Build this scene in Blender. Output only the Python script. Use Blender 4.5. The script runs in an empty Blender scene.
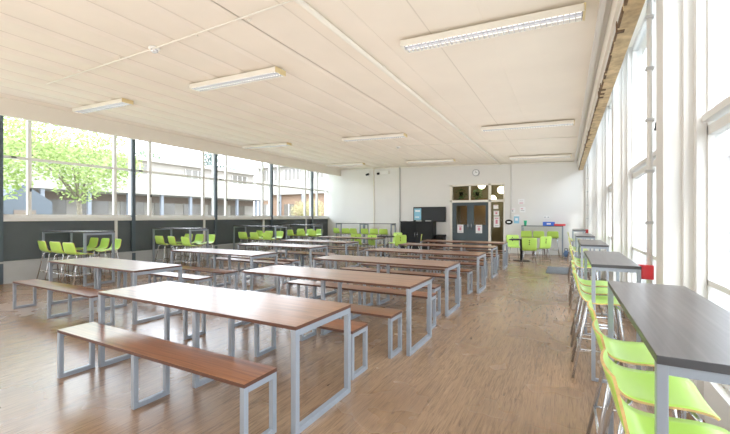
import bpy, bmesh, math, random
from mathutils import Vector, Matrix
random.seed(7)
R = math.radians
C = bpy.context.scene.collection

# ------------------------------------------------------------------ materials
def new_mat(name):
    m = bpy.data.materials.new(name); m.use_nodes = True
    nt = m.node_tree
    return m, nt, nt.nodes['Principled BSDF']

def plain(name, col, rough=.5, metal=0., spec=.5, noise=0., nscale=8., bump=0., coat=0.):
    m, nt, b = new_mat(name)
    b.inputs['Base Color'].default_value = (*col, 1)
    b.inputs['Roughness'].default_value = rough
    b.inputs['Metallic'].default_value = metal
    b.inputs['Specular IOR Level'].default_value = spec
    b.inputs['Coat Weight'].default_value = coat
    if noise or bump:
        tc = nt.nodes.new('ShaderNodeTexCoord')
        n = nt.nodes.new('ShaderNodeTexNoise'); n.inputs['Scale'].default_value = nscale; n.inputs['Detail'].default_value = 4
        nt.links.new(tc.outputs['Object'], n.inputs['Vector'])
        if noise:
            r = nt.nodes.new('ShaderNodeValToRGB')
            r.color_ramp.elements[0].position = .3; r.color_ramp.elements[1].position = .7
            r.color_ramp.elements[0].color = (*[c * (1 - noise) for c in col], 1)
            r.color_ramp.elements[1].color = (*[min(1, c * (1 + noise)) for c in col], 1)
            nt.links.new(n.outputs['Fac'], r.inputs['Fac']); nt.links.new(r.outputs['Color'], b.inputs['Base Color'])
        if bump:
            bp = nt.nodes.new('ShaderNodeBump'); bp.inputs['Strength'].default_value = bump; bp.inputs['Distance'].default_value = .01
            nt.links.new(n.outputs['Fac'], bp.inputs['Height']); nt.links.new(bp.outputs['Normal'], b.inputs['Normal'])
    return m

def wood(name, cols, rough=.28, stretch=(1.2, 26, 26), coat=.0, spec=.5, distort=1.2):
    m, nt, b = new_mat(name)
    tc = nt.nodes.new('ShaderNodeTexCoord'); oi = nt.nodes.new('ShaderNodeObjectInfo')
    mul = nt.nodes.new('ShaderNodeMath'); mul.operation = 'MULTIPLY'; mul.inputs[1].default_value = 37.
    nt.links.new(oi.outputs['Random'], mul.inputs[0])
    add = nt.nodes.new('ShaderNodeVectorMath'); add.operation = 'ADD'
    nt.links.new(tc.outputs['Object'], add.inputs[0]); nt.links.new(mul.outputs[0], add.inputs[1])
    mp = nt.nodes.new('ShaderNodeMapping'); mp.inputs['Scale'].default_value = stretch
    nt.links.new(add.outputs[0], mp.inputs['Vector'])
    n = nt.nodes.new('ShaderNodeTexNoise'); n.inputs['Scale'].default_value = 1.; n.inputs['Detail'].default_value = 7; n.inputs['Distortion'].default_value = distort
    nt.links.new(mp.outputs[0], n.inputs['Vector'])
    r = nt.nodes.new('ShaderNodeValToRGB'); cr = r.color_ramp
    cr.elements[0].position = .32; cr.elements[0].color = (*cols[0], 1)
    cr.elements[1].position = .7; cr.elements[1].color = (*cols[2], 1)
    e = cr.elements.new(.5); e.color = (*cols[1], 1)
    nt.links.new(n.outputs['Fac'], r.inputs['Fac']); nt.links.new(r.outputs['Color'], b.inputs['Base Color'])
    b.inputs['Roughness'].default_value = rough; b.inputs['Coat Weight'].default_value = coat; b.inputs['Coat Roughness'].default_value = .2
    b.inputs['Specular IOR Level'].default_value = spec
    return m

def floor_mat():
    m, nt, b = new_mat('floor_vinyl_plank')
    tc = nt.nodes.new('ShaderNodeTexCoord')
    rot = nt.nodes.new('ShaderNodeMapping'); rot.inputs['Rotation'].default_value = (0, 0, R(90))
    nt.links.new(tc.outputs['Object'], rot.inputs['Vector'])
    br = nt.nodes.new('ShaderNodeTexBrick')
    br.inputs['Scale'].default_value = 1; br.inputs['Brick Width'].default_value = 1.1; br.inputs['Row Height'].default_value = .16
    br.inputs['Mortar Size'].default_value = .0015; br.inputs['Bias'].default_value = 0
    br.inputs['Color1'].default_value = (.0, .0, .0, 1); br.inputs['Color2'].default_value = (1, 1, 1, 1); br.inputs['Mortar'].default_value = (.1, .1, .1, 1)
    nt.links.new(rot.outputs[0], br.inputs['Vector'])
    mp = nt.nodes.new('ShaderNodeMapping'); mp.inputs['Scale'].default_value = (55, 3.0, 1)
    nt.links.new(tc.outputs['Object'], mp.inputs['Vector'])
    off = nt.nodes.new('ShaderNodeVectorMath'); off.operation = 'ADD'
    sc = nt.nodes.new('ShaderNodeVectorMath'); sc.operation = 'SCALE'; sc.inputs['Scale'].default_value = 23
    nt.links.new(br.outputs['Color'], sc.inputs[0])
    nt.links.new(mp.outputs[0], off.inputs[0]); nt.links.new(sc.outputs[0], off.inputs[1])
    n = nt.nodes.new('ShaderNodeTexNoise'); n.inputs['Detail'].default_value = 8; n.inputs['Roughness'].default_value = .65; n.inputs['Distortion'].default_value = 1.5
    n.inputs['Scale'].default_value = 1
    nt.links.new(off.outputs[0], n.inputs['Vector'])
    r = nt.nodes.new('ShaderNodeValToRGB'); cr = r.color_ramp
    cr.elements[0].position = .3; cr.elements[0].color = (.10, .054, .028, 1)
    cr.elements[1].position = .72; cr.elements[1].color = (.37, .225, .125, 1)
    e = cr.elements.new(.5); e.color = (.27, .158, .086, 1)
    nt.links.new(n.outputs['Fac'], r.inputs['Fac'])
    hs = nt.nodes.new('ShaderNodeMixRGB'); hs.blend_type = 'MULTIPLY'; hs.inputs['Fac'].default_value = .28
    tone = nt.nodes.new('ShaderNodeValToRGB'); tone.color_ramp.elements[0].color = (.62, .6, .6, 1); tone.color_ramp.elements[1].color = (1, 1, 1, 1)
    nt.links.new(br.outputs['Color'], tone.inputs['Fac'])
    nt.links.new(r.outputs['Color'], hs.inputs['Color1']); nt.links.new(tone.outputs['Color'], hs.inputs['Color2'])
    nt.links.new(hs.outputs['Color'], b.inputs['Base Color'])
    n2 = nt.nodes.new('ShaderNodeTexNoise'); n2.inputs['Scale'].default_value = 1.3; n2.inputs['Detail'].default_value = 3
    nt.links.new(tc.outputs['Object'], n2.inputs['Vector'])
    mr = nt.nodes.new('ShaderNodeMapRange'); mr.inputs['To Min'].default_value = .2; mr.inputs['To Max'].default_value = .33
    nt.links.new(n2.outputs['Fac'], mr.inputs['Value']); nt.links.new(mr.outputs[0], b.inputs['Roughness'])
    bp = nt.nodes.new('ShaderNodeBump'); bp.inputs['Strength'].default_value = .12; bp.inputs['Distance'].default_value = .004
    nt.links.new(n.outputs['Fac'], bp.inputs['Height']); nt.links.new(bp.outputs['Normal'], b.inputs['Normal'])
    b.inputs['Specular IOR Level'].default_value = .85
    return m

def brick_mat(name, c1, c2, mortar, scale=1., bw=.45, rh=.15, rough=.9):
    m, nt, b = new_mat(name)
    tc = nt.nodes.new('ShaderNodeTexCoord')
    mp = nt.nodes.new('ShaderNodeMapping'); mp.inputs['Rotation'].default_value = (R(90), 0, 0)
    nt.links.new(tc.outputs['Object'], mp.inputs['Vector'])
    br = nt.nodes.new('ShaderNodeTexBrick'); br.inputs['Scale'].default_value = scale
    br.inputs['Brick Width'].default_value = bw; br.inputs['Row Height'].default_value = rh; br.inputs['Mortar Size'].default_value = .01
    br.inputs['Color1'].default_value = (*c1, 1); br.inputs['Color2'].default_value = (*c2, 1); br.inputs['Mortar'].default_value = (*mortar, 1)
    nt.links.new(mp.outputs[0], br.inputs['Vector']); nt.links.new(br.outputs['Color'], b.inputs['Base Color'])
    b.inputs['Roughness'].default_value = rough
    return m

def glass_mat(name, tint=(.97, .985, 1), refl=.6):
    m = bpy.data.materials.new(name); m.use_nodes = True; nt = m.node_tree; nt.nodes.clear()
    out = nt.nodes.new('ShaderNodeOutputMaterial'); mix = nt.nodes.new('ShaderNodeMixShader')
    tr = nt.nodes.new('ShaderNodeBsdfTransparent'); tr.inputs['Color'].default_value = (*tint, 1)
    gl = nt.nodes.new('ShaderNodeBsdfGlossy'); gl.inputs['Roughness'].default_value = .02
    fr = nt.nodes.new('ShaderNodeLayerWeight'); fr.inputs['Blend'].default_value = .12
    mu = nt.nodes.new('ShaderNodeMath'); mu.operation = 'MULTIPLY'; mu.inputs[1].default_value = refl
    nt.links.new(fr.outputs['Fresnel'], mu.inputs[0]); nt.links.new(mu.outputs[0], mix.inputs['Fac'])
    nt.links.new(tr.outputs[0], mix.inputs[1]); nt.links.new(gl.outputs[0], mix.inputs[2]); nt.links.new(mix.outputs[0], out.inputs['Surface'])
    return m

def emit(name, col, s):
    m, nt, b = new_mat(name)
    b.inputs['Base Color'].default_value = (*col, 1)
    b.inputs['Emission Color'].default_value = (*col, 1); b.inputs['Emission Strength'].default_value = s
    return m

M = {}
M['floor'] = floor_mat()
M['ceiling'] = plain('ceiling_cream', (.85, .775, .675), .75, noise=.03, nscale=1.2)
M['beam'] = plain('beam_cream', (.76, .71, .62), .6, noise=.02, nscale=2)
M['white'] = plain('white_paint', (.72, .71, .68), .5, noise=.015, nscale=3)
M['cream'] = plain('cream_paint', (.84, .80, .71), .5, noise=.02, nscale=4)
M['timber'] = plain('bare_timber', (.50, .36, .19), .8, noise=.35, nscale=9, bump=.4)
M['timber_dark'] = plain('rotten_timber', (.13, .075, .035), .9, noise=.5, nscale=15)
M['backwall'] = plain('back_wall_pale', (.76, .745, .715), .6, noise=.012, nscale=1.4)
M['darkpanel'] = plain('dark_panel', (.07, .085, .09), .55, noise=.06, nscale=2.5)
M['post'] = plain('dark_steel_post', (.06, .085, .105), .35)
M['casing'] = plain('heater_casing', (.42, .43, .43), .5, noise=.06, nscale=3)
M['steel'] = plain('silver_painted_steel', (.30, .33, .37), .36, metal=.3, noise=.02, nscale=6)
M['steeldark'] = plain('grey_painted_steel', (.28, .32, .37), .35, metal=.3)
M['chrome'] = plain('brushed_chrome', (.62, .63, .65), .22, metal=.9)
M['walnut'] = wood('walnut_laminate', [(.13, .040, .012), (.26, .092, .032), (.36, .145, .058)], .3, coat=.55, spec=.6)
M['walnut_edge'] = plain('walnut_edge', (.085, .032, .018), .5, spec=.3)
M['darkwood'] = wood('dark_laminate', [(.06, .048, .046), (.08, .065, .063), (.11, .092, .088)], .3, stretch=(60, 1.6, 60), distort=.25)
M['darkwood_x'] = wood('dark_laminate_wide', [(.06, .048, .046), (.08, .065, .063), (.11, .092, .088)], .22, distort=.5)
M['dark_edge'] = plain('dark_edge', (.05, .048, .05), .35)
M['lime'] = plain('lime_laminate', (.50, .76, .12), .28, noise=.03, nscale=3)
M['ply'] = plain('ply_edge', (.62, .40, .14), .5, noise=.2, nscale=30)
M['black'] = plain('black_satin', (.008, .009, .01), .5, spec=.25)
M['blackmatt'] = plain('black_matt', (.012, .013, .015), .7, spec=.2)
M['screen'] = plain('screen_glass', (.01, .012, .014), .35, spec=.3)
M['doorblue'] = plain('door_blue_grey', (.062, .085, .098), .5, spec=.3)
M['paper'] = plain('paper_white', (.86, .86, .86), .6)
M['pinkink'] = plain('pink_ink', (.70, .25, .33), .6)
M['blueink'] = plain('blue_ink', (.25, .56, .74), .6)
M['greyink'] = plain('grey_ink', (.4, .4, .42), .6)
M['red'] = plain('red_plastic', (.72, .03, .045), .35)
M['blue'] = plain('blue_plastic', (.02, .12, .62), .35)
M['green'] = plain('green_plastic', (.01, .42, .20), .35)
M['plastic'] = plain('white_plastic', (.84, .83, .80), .4)
M['tube'] = emit('fluorescent_tube', (1, .97, .92), .55)
M['glass'] = glass_mat('window_glass')
M['doorglass'] = glass_mat('door_glass', (.85, .88, .9), .8)
M['mat'] = plain('entrance_mat', (.12, .13, .14), .95, noise=.3, nscale=60)
M['clipgrey'] = plain('clip_grey', (.5, .5, .5), .5)
M['yellowed'] = plain('yellowed_plastic', (.72, .58, .30), .5)
M['louvre'] = plain('louvre_metal', (.78, .79, .82), .22, metal=.5)
M['reflector'] = plain('reflector_inside', (.42, .45, .56), .3, metal=.3)
M['globe'] = emit('globe_glow', (1, .87, .55), 6)

# ------------------------------------------------------------------ mesh helpers
class MB:
    def __init__(s): s.bm = bmesh.new()
    def box(s, x0, x1, y0, y1, z0, z1, mi=0, bev=0):
        r = bmesh.ops.create_cube(s.bm, size=1)
        vs = r['verts']
        bmesh.ops.scale(s.bm, vec=(abs(x1 - x0), abs(y1 - y0), abs(z1 - z0)), verts=vs)
        bmesh.ops.translate(s.bm, vec=((x0 + x1) / 2, (y0 + y1) / 2, (z0 + z1) / 2), verts=vs)
        fs = {f for v in vs for f in v.link_faces}
        for f in fs: f.material_index = mi
        if bev:
            es = {e for v in vs for e in v.link_edges}
            bmesh.ops.bevel(s.bm, geom=list(es), offset=bev, segments=2, affect='EDGES', profile=.6)
        return s
    def tube(s, pts, r, n=8, mi=0, cap=True, r2=None):
        pts = [Vector(p) for p in pts]; rings = []
        up0 = None
        for i, p in enumerate(pts):
            if i == 0: d = pts[1] - p
            elif i == len(pts) - 1: d = p - pts[i - 1]
            else: d = (pts[i + 1] - p).normalized() + (p - pts[i - 1]).normalized()
            d.normalize()
            if up0 is None:
                a = Vector((0, 0, 1)) if abs(d.z) < .9 else Vector((1, 0, 0))
            else: a = up0
            u = d.cross(a).normalized(); w = u.cross(d).normalized(); up0 = w
            rr = r if r2 is None else r + (r2 - r) * i / (len(pts) - 1)
            rings.append([s.bm.verts.new(p + (u * math.cos(2 * math.pi * k / n) + w * math.sin(2 * math.pi * k / n)) * rr) for k in range(n)])
        for a, b in zip(rings, rings[1:]):
            for k in range(n):
                f = s.bm.faces.new((a[k], a[(k + 1) % n], b[(k + 1) % n], b[k])); f.smooth = True; f.material_index = mi
        if cap:
            for rg in (rings[0], rings[-1][::-1]):
                try:
                    f = s.bm.faces.new(rg); f.material_index = mi
                except ValueError: pass
        return s
    def lathe(s, prof, n=20, mi=0, c=(0, 0, 0)):
        rings = [[s.bm.verts.new((c[0] + r * math.cos(2 * math.pi * k / n), c[1] + r * math.sin(2 * math.pi * k / n), c[2] + z)) for k in range(n)] for r, z in prof]
        for a, b in zip(rings, rings[1:]):
            for k in range(n):
                f = s.bm.faces.new((a[k], a[(k + 1) % n], b[(k + 1) % n], b[k])); f.smooth = True; f.material_index = mi
        s.bm.faces.new(rings[0][::-1]); s.bm.faces.new(rings[-1])
        return s
    def disc_y(s, x, y, z, r, d, n=24, mi=0):   # short cylinder, axis along Y
        return s.tube([(x, y, z), (x, y + d, z)], r, n, mi)
    def ico(s, c, r, sub=2, mi=0, sc=(1, 1, 1)):
        q = bmesh.ops.create_icosphere(s.bm, subdivisions=sub, radius=r)['verts']
        bmesh.ops.scale(s.bm, vec=sc, verts=q); bmesh.ops.translate(s.bm, vec=c, verts=q)
        for f in {f for v in q for f in v.link_faces}: f.smooth = True; f.material_index = mi
        return s
    def build(s, name, mats, parent=None, loc=None, rotz=0):
        bmesh.ops.recalc_face_normals(s.bm, faces=s.bm.faces)
        me = bpy.data.meshes.new(name); s.bm.to_mesh(me); s.bm.free()
        if not isinstance(mats, (list, tuple)): mats = [mats]
        for m in mats: me.materials.append(M[m] if isinstance(m, str) else m)
        o = bpy.data.objects.new(name, me); C.objects.link(o)
        if loc: o.location = loc
        o.rotation_euler.z = rotz
        if parent: o.parent = parent
        return o

def tag(o, label=None, cat=None, group=None, kind=None):
    if label: o['label'] = label
    if cat: o['category'] = cat
    if group: o['group'] = group
    if kind: o['kind'] = kind
    return o
def empty(name, loc=(0, 0, 0), rotz=0):
    o = bpy.data.objects.new(name, None); o.empty_display_size = .1; C.objects.link(o)
    o.location = loc; o.rotation_euler = (0, 0, rotz); return o
def struct(o): o['kind'] = 'structure'; return o
KIDS = {}
def copy_tree(o, parent=None):
    c = o.copy(); C.objects.link(c)
    if parent: c.parent = parent
    for ch in [k for k in o.children]: copy_tree(ch, c)
    return c
ORD = ['first', 'second', 'third', 'fourth', 'fifth', 'sixth', 'seventh', 'eighth']

# ------------------------------------------------------------------ room shell
YB, YF = 16.5, -3.5          # back wall, open rear
XL, XR = -11.2, .95          # glass planes
def ceil_z(X): return 3.67 + .034 * (.4 - X)

struct(MB().box(-11.35, 1.1, YF, YB + .1, -.12, 0).build('floor', 'floor'))

# ceiling: gently bowed panels running along the room
mb = MB(); bm = mb.bm
def saw(ph):      # lapped boards: a short drop, then a long shallow rise
    ph %= 1.0
    return ph / .14 if ph < .14 else 1 - (ph - .14) / .86
xs = []; x = .42
while x > -11.3:
    xs.append(x); x -= .031
cols = []
for x in xs:
    w = .62; ph = ((.42 - x) % w) / w
    amp = .006 + .042 * min(1, max(0, (-x - 1.5) / 5))
    dz = -amp * saw(ph)
    cols.append([bm.verts.new((x, y, ceil_z(x) + dz)) for y in (YF, YB + .1)])
for a, b in zip(cols, cols[1:]):
    f = bm.faces.new((a[0], a[1], b[1], b[0])); f.smooth = True
top = [[bm.verts.new((x, y, 4.35)) for y in (YF, YB + .1)] for x in (xs[0], xs[-1])]
bm.faces.new((top[0][0], top[1][0], top[1][1], top[0][1]))
struct(mb.build('ceiling', 'ceiling'))
# ceiling board joints: shallow cover strips that follow the bowed boards
def bow(x):
    ph = ((.42 - x) % .62) / .62
    amp = .006 + .042 * min(1, max(0, (-x - 1.5) / 5))
    return ceil_z(x) - amp * saw(ph)
mb = MB(); bm = mb.bm
for k in range(0, 4):
    X = .42 - k * 1.24
    mb.box(X - .005, X + .005, YF, YB, bow(X) - .004, bow(X) + .01)
struct(mb.build('trim_1', 'ceiling'))

mb = MB()  # darker strips along the board joints, painting in their shadow lines
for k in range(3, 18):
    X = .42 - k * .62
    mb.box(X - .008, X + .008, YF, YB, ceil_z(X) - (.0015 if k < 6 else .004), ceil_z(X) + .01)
struct(mb.build('trim_13', plain('joint_shade', (.70, .63, .54), .9)))

# left long beam above the windows
struct(MB().box(-10.42, -10.32, YF, YB, 3.63, 4.12).build('trim_2', 'beam'))
struct(MB().box(-11.35, -11.1, YF, YB, 3.94, 4.2).build('trim_3', 'beam'))
# left wall lower panel, sill, outer skin
struct(MB().box(-11.3, -11.14, YF, YB, 0, 1.40).build('wall_left', 'darkpanel'))
struct(MB().box(-11.3, -11.06, YF, YB, 1.40, 1.49, bev=.008).build('trim_4', 'white'))
struct(MB().box(-11.14, -11.05, YF, YB, .0, .46).box(-11.14, -11.03, YF, YB, .46, .50).build('baseboard_left', ['casing']))
posts_y = [3.43 + 2.9 * k for k in range(-2, 5)]
for i, Y in enumerate(posts_y):
    o = MB().box(-11.10, -11.04, Y - .05, Y + .05, 0, 3.98, bev=.004).build('window_post', 'post')
    o['kind'] = 'structure'
# left windows (one per bay)
bays = list(zip(posts_y, posts_y[1:])) + [(posts_y[-1], YB + .1)]
n = 0
for y0, y1 in bays:
    n += 1
    mb = MB(); zt = 3.98; fx0, fx1 = XL - .035, XL + .045
    mb.box(fx0, fx1, y0, y1, 1.49, 1.56); mb.box(fx0, fx1, y0, y1, 3.90, zt)
    mull = [y0 + .0, y0 + .55, y0 + 2.45]
    for q, my in enumerate(mull):
        if my < y1 - .1: mb.box(fx0, fx1 + .01, my - .035, my + .035, 1.49, zt)
    mb.box(fx0, fx1, y0, y1, 2.84, 2.90)
    o = struct(mb.build('window_%d' % n, 'white'))
    MB().box(XL - .004, XL + .004, y0, y1, 1.5, 3.94).build('pane', 'glass', o)
    if y0 + 2.5 < y1:
        MB().box(fx1, fx1 + .04, y0 + .22, y0 + .30, 2.86, 2.89).box(fx1 + .01, fx1 + .03, y0 + .55, y0 + .58, 2.1, 2.18).build('latch', 'blackmatt', o)
# thin white mullion legs that run down the dark panel (as seen at x 118, 221, 258)
mb = MB()
for y0, y1 in bays:
    if y0 + 2.45 < y1: mb.box(-11.14, -11.09, y0 + 2.42, y0 + 2.48, .5, 1.42)
struct(mb.build('trim_5', 'white'))

# back wall with door opening
DX0, DX1, DZ = -4.56, -2.24, 2.93
struct(MB().box(-11.35, DX0, YB, YB + .15, 0, 4.35).box(DX1, 1.1, YB, YB + .15, 0, 4.35).box(DX0, DX1, YB, YB + .15, DZ, 4.35).build('wall_back', 'backwall'))
struct(MB().box(-11.1, DX0, YB - .015, YB, 0, .10).box(DX1, .9, YB - .015, YB, 0, .10).build('baseboard_back', 'backwall'))
struct(MB().tube([(-10.3, YB - .015, ceil_z(-10.3) - .06), (.3, YB - .015, ceil_z(.3) - .03)], .03, 8).build('trim_6', 'cream'))

struct(MB().box(-11.35, 1.1, YF - .1, YF, 0, 4.35).build('wall_front', 'backwall'))
# right side: low wall, columns, windows, soffit, beam
struct(MB().box(.90, 1.1, YF, YB, 0, .34).box(.86, .95, YF, YB, .34, .38).build('wall_right', 'white'))
struct(MB().box(.40, 1.12, YF, YB + .1, 4.16, 4.35).build('ceiling_soffit', 'cream'))
struct(MB().box(.44, .60, YF, YB, 3.36, 4.2).build('trim_7', 'white'))
mb = MB().box(.442, .585, YF, YB, 3.30, 3.36)
struct(mb.build('trim_8', 'timber'))
mb = MB(); y = YF
while y < YB - .3:
    l = random.uniform(.12, .6)
    mb.box(.435, .447 + random.uniform(.0, .014), y, y + l, 3.296, 3.325 + random.uniform(0, .02)); 
    y += l + random.uniform(.02, .12)
    if random.random() < .25: mb.box(.432, .50, y - .06, y, 3.29, 3.39)
struct(mb.build('trim_9', 'timber_dark'))
struct(MB().box(.30, .355, YF, YB, 3.60, 3.70, bev=.006).box(.355, .41, YF, YB, 3.655, 3.72).build('trim_10', 'white'))
struct(MB().box(.41, .445, YF, YB, 3.42, 3.75).build('trim_11', 'cream'))
colY = [.35, 3.85, 7.35, 10.85, 14.35]
for Y in colY:
    o = MB().box(.68, 1.06, Y - .13, Y + .13, 0, 4.2, bev=.01).box(.86, 1.0, Y - .24, Y + .24, 0, 4.2).box(.80, .9, Y - .17, Y + .17, 0, 4.2).build('wall_pier', 'white')
    o['kind'] = 'structure'
struct(MB().box(.68, 1.06, YB - .14, YB, 0, 4.2).build('wall_right_corner', 'white'))
ends = [(YF, colY[0])] + list(zip(colY, colY[1:])) + [(colY[-1], YB)]
for y0, y1 in ends:
    n += 1
    mb = MB(); a, b = y0 + .2, y1 - .2; f0, f1 = XR - .03, XR + .04
    mb.box(f0, f1, a, b, .36, .44); mb.box(f0, f1, a, b, 4.08, 4.18)
    mb.box(f0, f1, a, a + .06, .36, 4.18); mb.box(f0, f1, b - .06, b, .36, 4.18)
    mb.box(f0 - .03, f1, a, b, 2.20, 2.25); mb.box(f0, f1, a, b, 2.10, 2.17); mb.box(f0, f1, a, b, 1.0, 1.04)
    m_ = (a + b) / 2
    mb.box(f0, f1, m_ - .03, m_ + .03, .36, 4.18)
    o = struct(mb.build('window_%d' % n, 'white'))
    MB().box(XR + .0, XR + .008, a, b, .4, 4.15).build('pane', 'glass', o)
    MB().box(f0 - .06, f0, a + 1.0, a + 1.03, 2.5, 2.53).tube([(f0 - .05, a + 1.0, 2.5), (f0 - .05, a + 1.08, 2.46)], .012).build('latch', 'blackmatt', o)

# vertical conduits on the piers with the red boxes
def pipe(name, pts, r, mat, label, cat, group=None, clips=()):
    o = empty(name, pts[0]); p0 = Vector(pts[0])
    MB().tube([Vector(p) - p0 for p in pts], r, 10).build('pipe', mat, o)
    if clips:
        for c in clips:
            c = Vector(c) - p0
            MB().box(c.x - r * 1.4, c.x + r * 1.4, c.y - r * 1.4, c.y + r * 1.4, c.z - .012, c.z + .012).build('clip', 'clipgrey' if name == 'conduit' else mat, o)
    return tag(o, label, cat, group)
for Y, lab, lab2 in ((4.06, 'white vertical conduit clipped to the nearest wall pier, ending at a red box', 'red box fixed beside the nearest window pier, near the second high table'),
               (14.6, 'white vertical conduit on the farthest window pier above a small red box', 'small red box at the far window pier by the back high table')):
    pipe('conduit', [(.65, Y, 0), (.65, Y, 4.15)], .022, 'white', lab, 'pipe', clips=[(.65, Y, z) for z in (1.45, 1.9, 2.35, 2.8, 3.25, 3.7)])
    o = empty('red_box', (.625, Y, .955))
    MB().box(-.05, .05, -.045, .045, 0, .125, bev=.008).build('casing', 'red', o)
    MB().box(-.04, .04, -.052, -.044, .015, .11, bev=.003).build('cover', 'red', o)
    tag(o, lab2, 'box')

# ------------------------------------------------------------------ ceiling things
pipe('ceiling_trunking', [(-2.41, YF, ceil_z(-2.41) - .045), (-2.41, YB, ceil_z(-2.41) - .045)], .032, 'cream',
     'thick cream conduit running the length of the ceiling towards the double doors', 'pipe', clips=[(-2.41, y, ceil_z(-2.41) - .04) for y in (2, 5, 8, 11, 14)])
pipe('ceiling_cable', [(-2.41, 3.02, ceil_z(-2.4) - .03), (-5, 3.1, ceil_z(-5) - .055), (-8.3, 3.2, ceil_z(-8.3) - .055)], .010, 'cream',
     'thin conduit crossing the ceiling to the round smoke detector', 'pipe', clips=[(-x, 3.13, ceil_z(-x) - .03) for x in (3.2, 4.1, 5.8, 7.0)])
pipe('ceiling_cable', [(-4.9, 11.3, ceil_z(-5) - .03), (.3, 11.5, ceil_z(.3) - .02)], .008, 'cream',
     'thin conduit crossing the ceiling between the far rows of lights', 'pipe')
for X, Y, lab in ((-4.98, 3.13, 'round white smoke detector on the ceiling between the near lights'), (-4.85, 11.3, 'small white round detector on the ceiling farther down the room')):
    o = empty('smoke_detector', (X, Y, ceil_z(X) - .02))
    MB().lathe([(.07, 0), (.075, -.02), (.06, -.035)], 20).build('base', 'plastic', o)
    MB().lathe([(.045, -.035), (.045, -.06), (.03, -.07), (.001, -.072)], 20).build('sensor', 'louvre', o)
    tag(o, lab, 'detector')

def make_light():
    root = empty('ceiling_light', (0, 0, 0))
    L, W = 1.98, .23
    mb = MB().box(-L / 2, L / 2, -W / 2, W / 2, .0, .032, bev=.008)
    mb.box(-L / 2, L / 2, -W / 2, -W / 2 + .012, -.045, .01).box(-L / 2, L / 2, W / 2 - .012, W / 2, -.045, .01)
    mb.build('housing', 'cream', root)
    MB().box(-L / 2 + .01, L / 2 - .01, -W / 2 + .014, W / 2 - .014, -.001, .004).build('reflector', 'reflector', root)
    mb = MB(); k = -L / 2 + .035
    while k < L / 2 - .01:
        mb.box(k - .004, k + .004, -W / 2 + .014, W / 2 - .014, -.043, -.004); k += .055
    mb.box(-L / 2, L / 2, -.008, .008, -.044, -.003)
    mb.build('louvre', 'louvre', root)
    for s in (-1, 1):
        MB().tube([(-L / 2 + .02, s * .055, -.018), (L / 2 - .02, s * .055, -.018)], .0125, 10).build('lamp_tube', 'tube', root)
        MB().box(s * L / 2 - .012, s * L / 2 + .012, -W / 2, W / 2, -.045, .034, bev=.004).build('end_cap', 'yellowed' if s > 0 else 'cream', root)
    return root
proto = make_light(); first = True
where = {(0, 0): 'nearest the camera, above the right aisle', (0, 1): 'in the middle of the near row, right of the smoke detector', (0, 2): 'in the near row beside the left windows',
         (1, 0): 'in the second row, right of the long ceiling conduit', (1, 1): 'in the middle of the second row, left of the long conduit', (1, 2): 'in the second row close to the left beam',
         (2, 0): 'in the farthest row by the back wall, right of the conduit', (2, 1): 'in the middle of the farthest row by the back wall', (2, 2): 'in the far left corner of the ceiling'}
for r_, Y in enumerate((4.42, 9.5, 14.6)):
    for c_, X in enumerate((-.82, -4.85, -8.92)):
        o = proto if first else copy_tree(proto); first = False
        drop = .06 if r_ or c_ < 2 else .06
        o.location = (X, Y, ceil_z(X) - .07); o.rotation_euler = (0, math.atan(.034), 0)
        tag(o, 'louvred ceiling light ' + where[(r_, c_)], 'ceiling light', 'louvred ceiling lights')

# ------------------------------------------------------------------ tables and benches
def frame_mb(depth, h, t, x):
    mb = MB(); a = t / 2; d = depth / 2
    mb.box(x - a, x + a, -d, -d + t, 0, h, bev=.003)
    mb.box(x - a, x + a, d - t, d, 0, h, bev=.003)
    mb.box(x - a, x + a, -d + t, d - t, 0, t)
    mb.box(x - a, x + a, -d + t, d - t, h - t, h)
    return mb
def make_table(name, L, W, h, th, t, frames, mats, inset=.0, topname='tabletop'):
    root = empty(name)
    mb = MB().box(-L / 2, L / 2, -W / 2, W / 2, h - th, h, bev=.002)
    for f in mb.bm.faces:
        if abs(f.normal.z) < .5: f.material_index = 1
    mb.build(topname, mats, root)
    for (x, d) in frames:
        frame_mb(d, h - th, t, x).build('leg_frame', 'steel', root)
    if len(frames) > 2 or name == 'high_table':
        q = h - th
        MB().box(-L / 2 + .05, L / 2 - .05, -.015, .015, q - .03, q).build('underside_rail', 'steel', root)
    return root

tL, tW, tH = 2.5, .74, .75
table = make_table('dining_table', tL, tW, tH, .026, .043, [(-tL / 2 + .022, tW), (-.0, .44), (tL / 2 - .022, tW)], ['walnut', 'walnut_edge'])
bL, bW, bH = 2.4, .30, .45
bench = make_table('bench', bL, bW, bH, .026, .038, [(-bL / 2 + .02, bW), (0, bW), (bL / 2 - .02, bW)], ['walnut', 'walnut_edge'], topname='seat')
rows_r = [2.01, 3.75, 5.52, 7.46, 9.45, 11.15]   # near edges
rows_l = [3.03, 5.33, 7.40, 9.25, 11.5]
tn = bn = 0
def put_table(x1, yn, lab, grp):
    global tn
    o = table if tn == 0 else copy_tree(table); tn += 1
    o.location = (x1 - tL / 2, yn + tW / 2, 0); tag(o, lab, 'table', grp)
def put_bench(x1, yn, lab, grp):
    global bn
    o = bench if bn == 0 else copy_tree(bench); bn += 1
    o.location = (x1 - bL / 2, yn + bW / 2, 0); tag(o, lab, 'bench', grp)
xr = [-1.62, -1.47, -1.56, -1.49, -1.56, -1.53]
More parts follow.
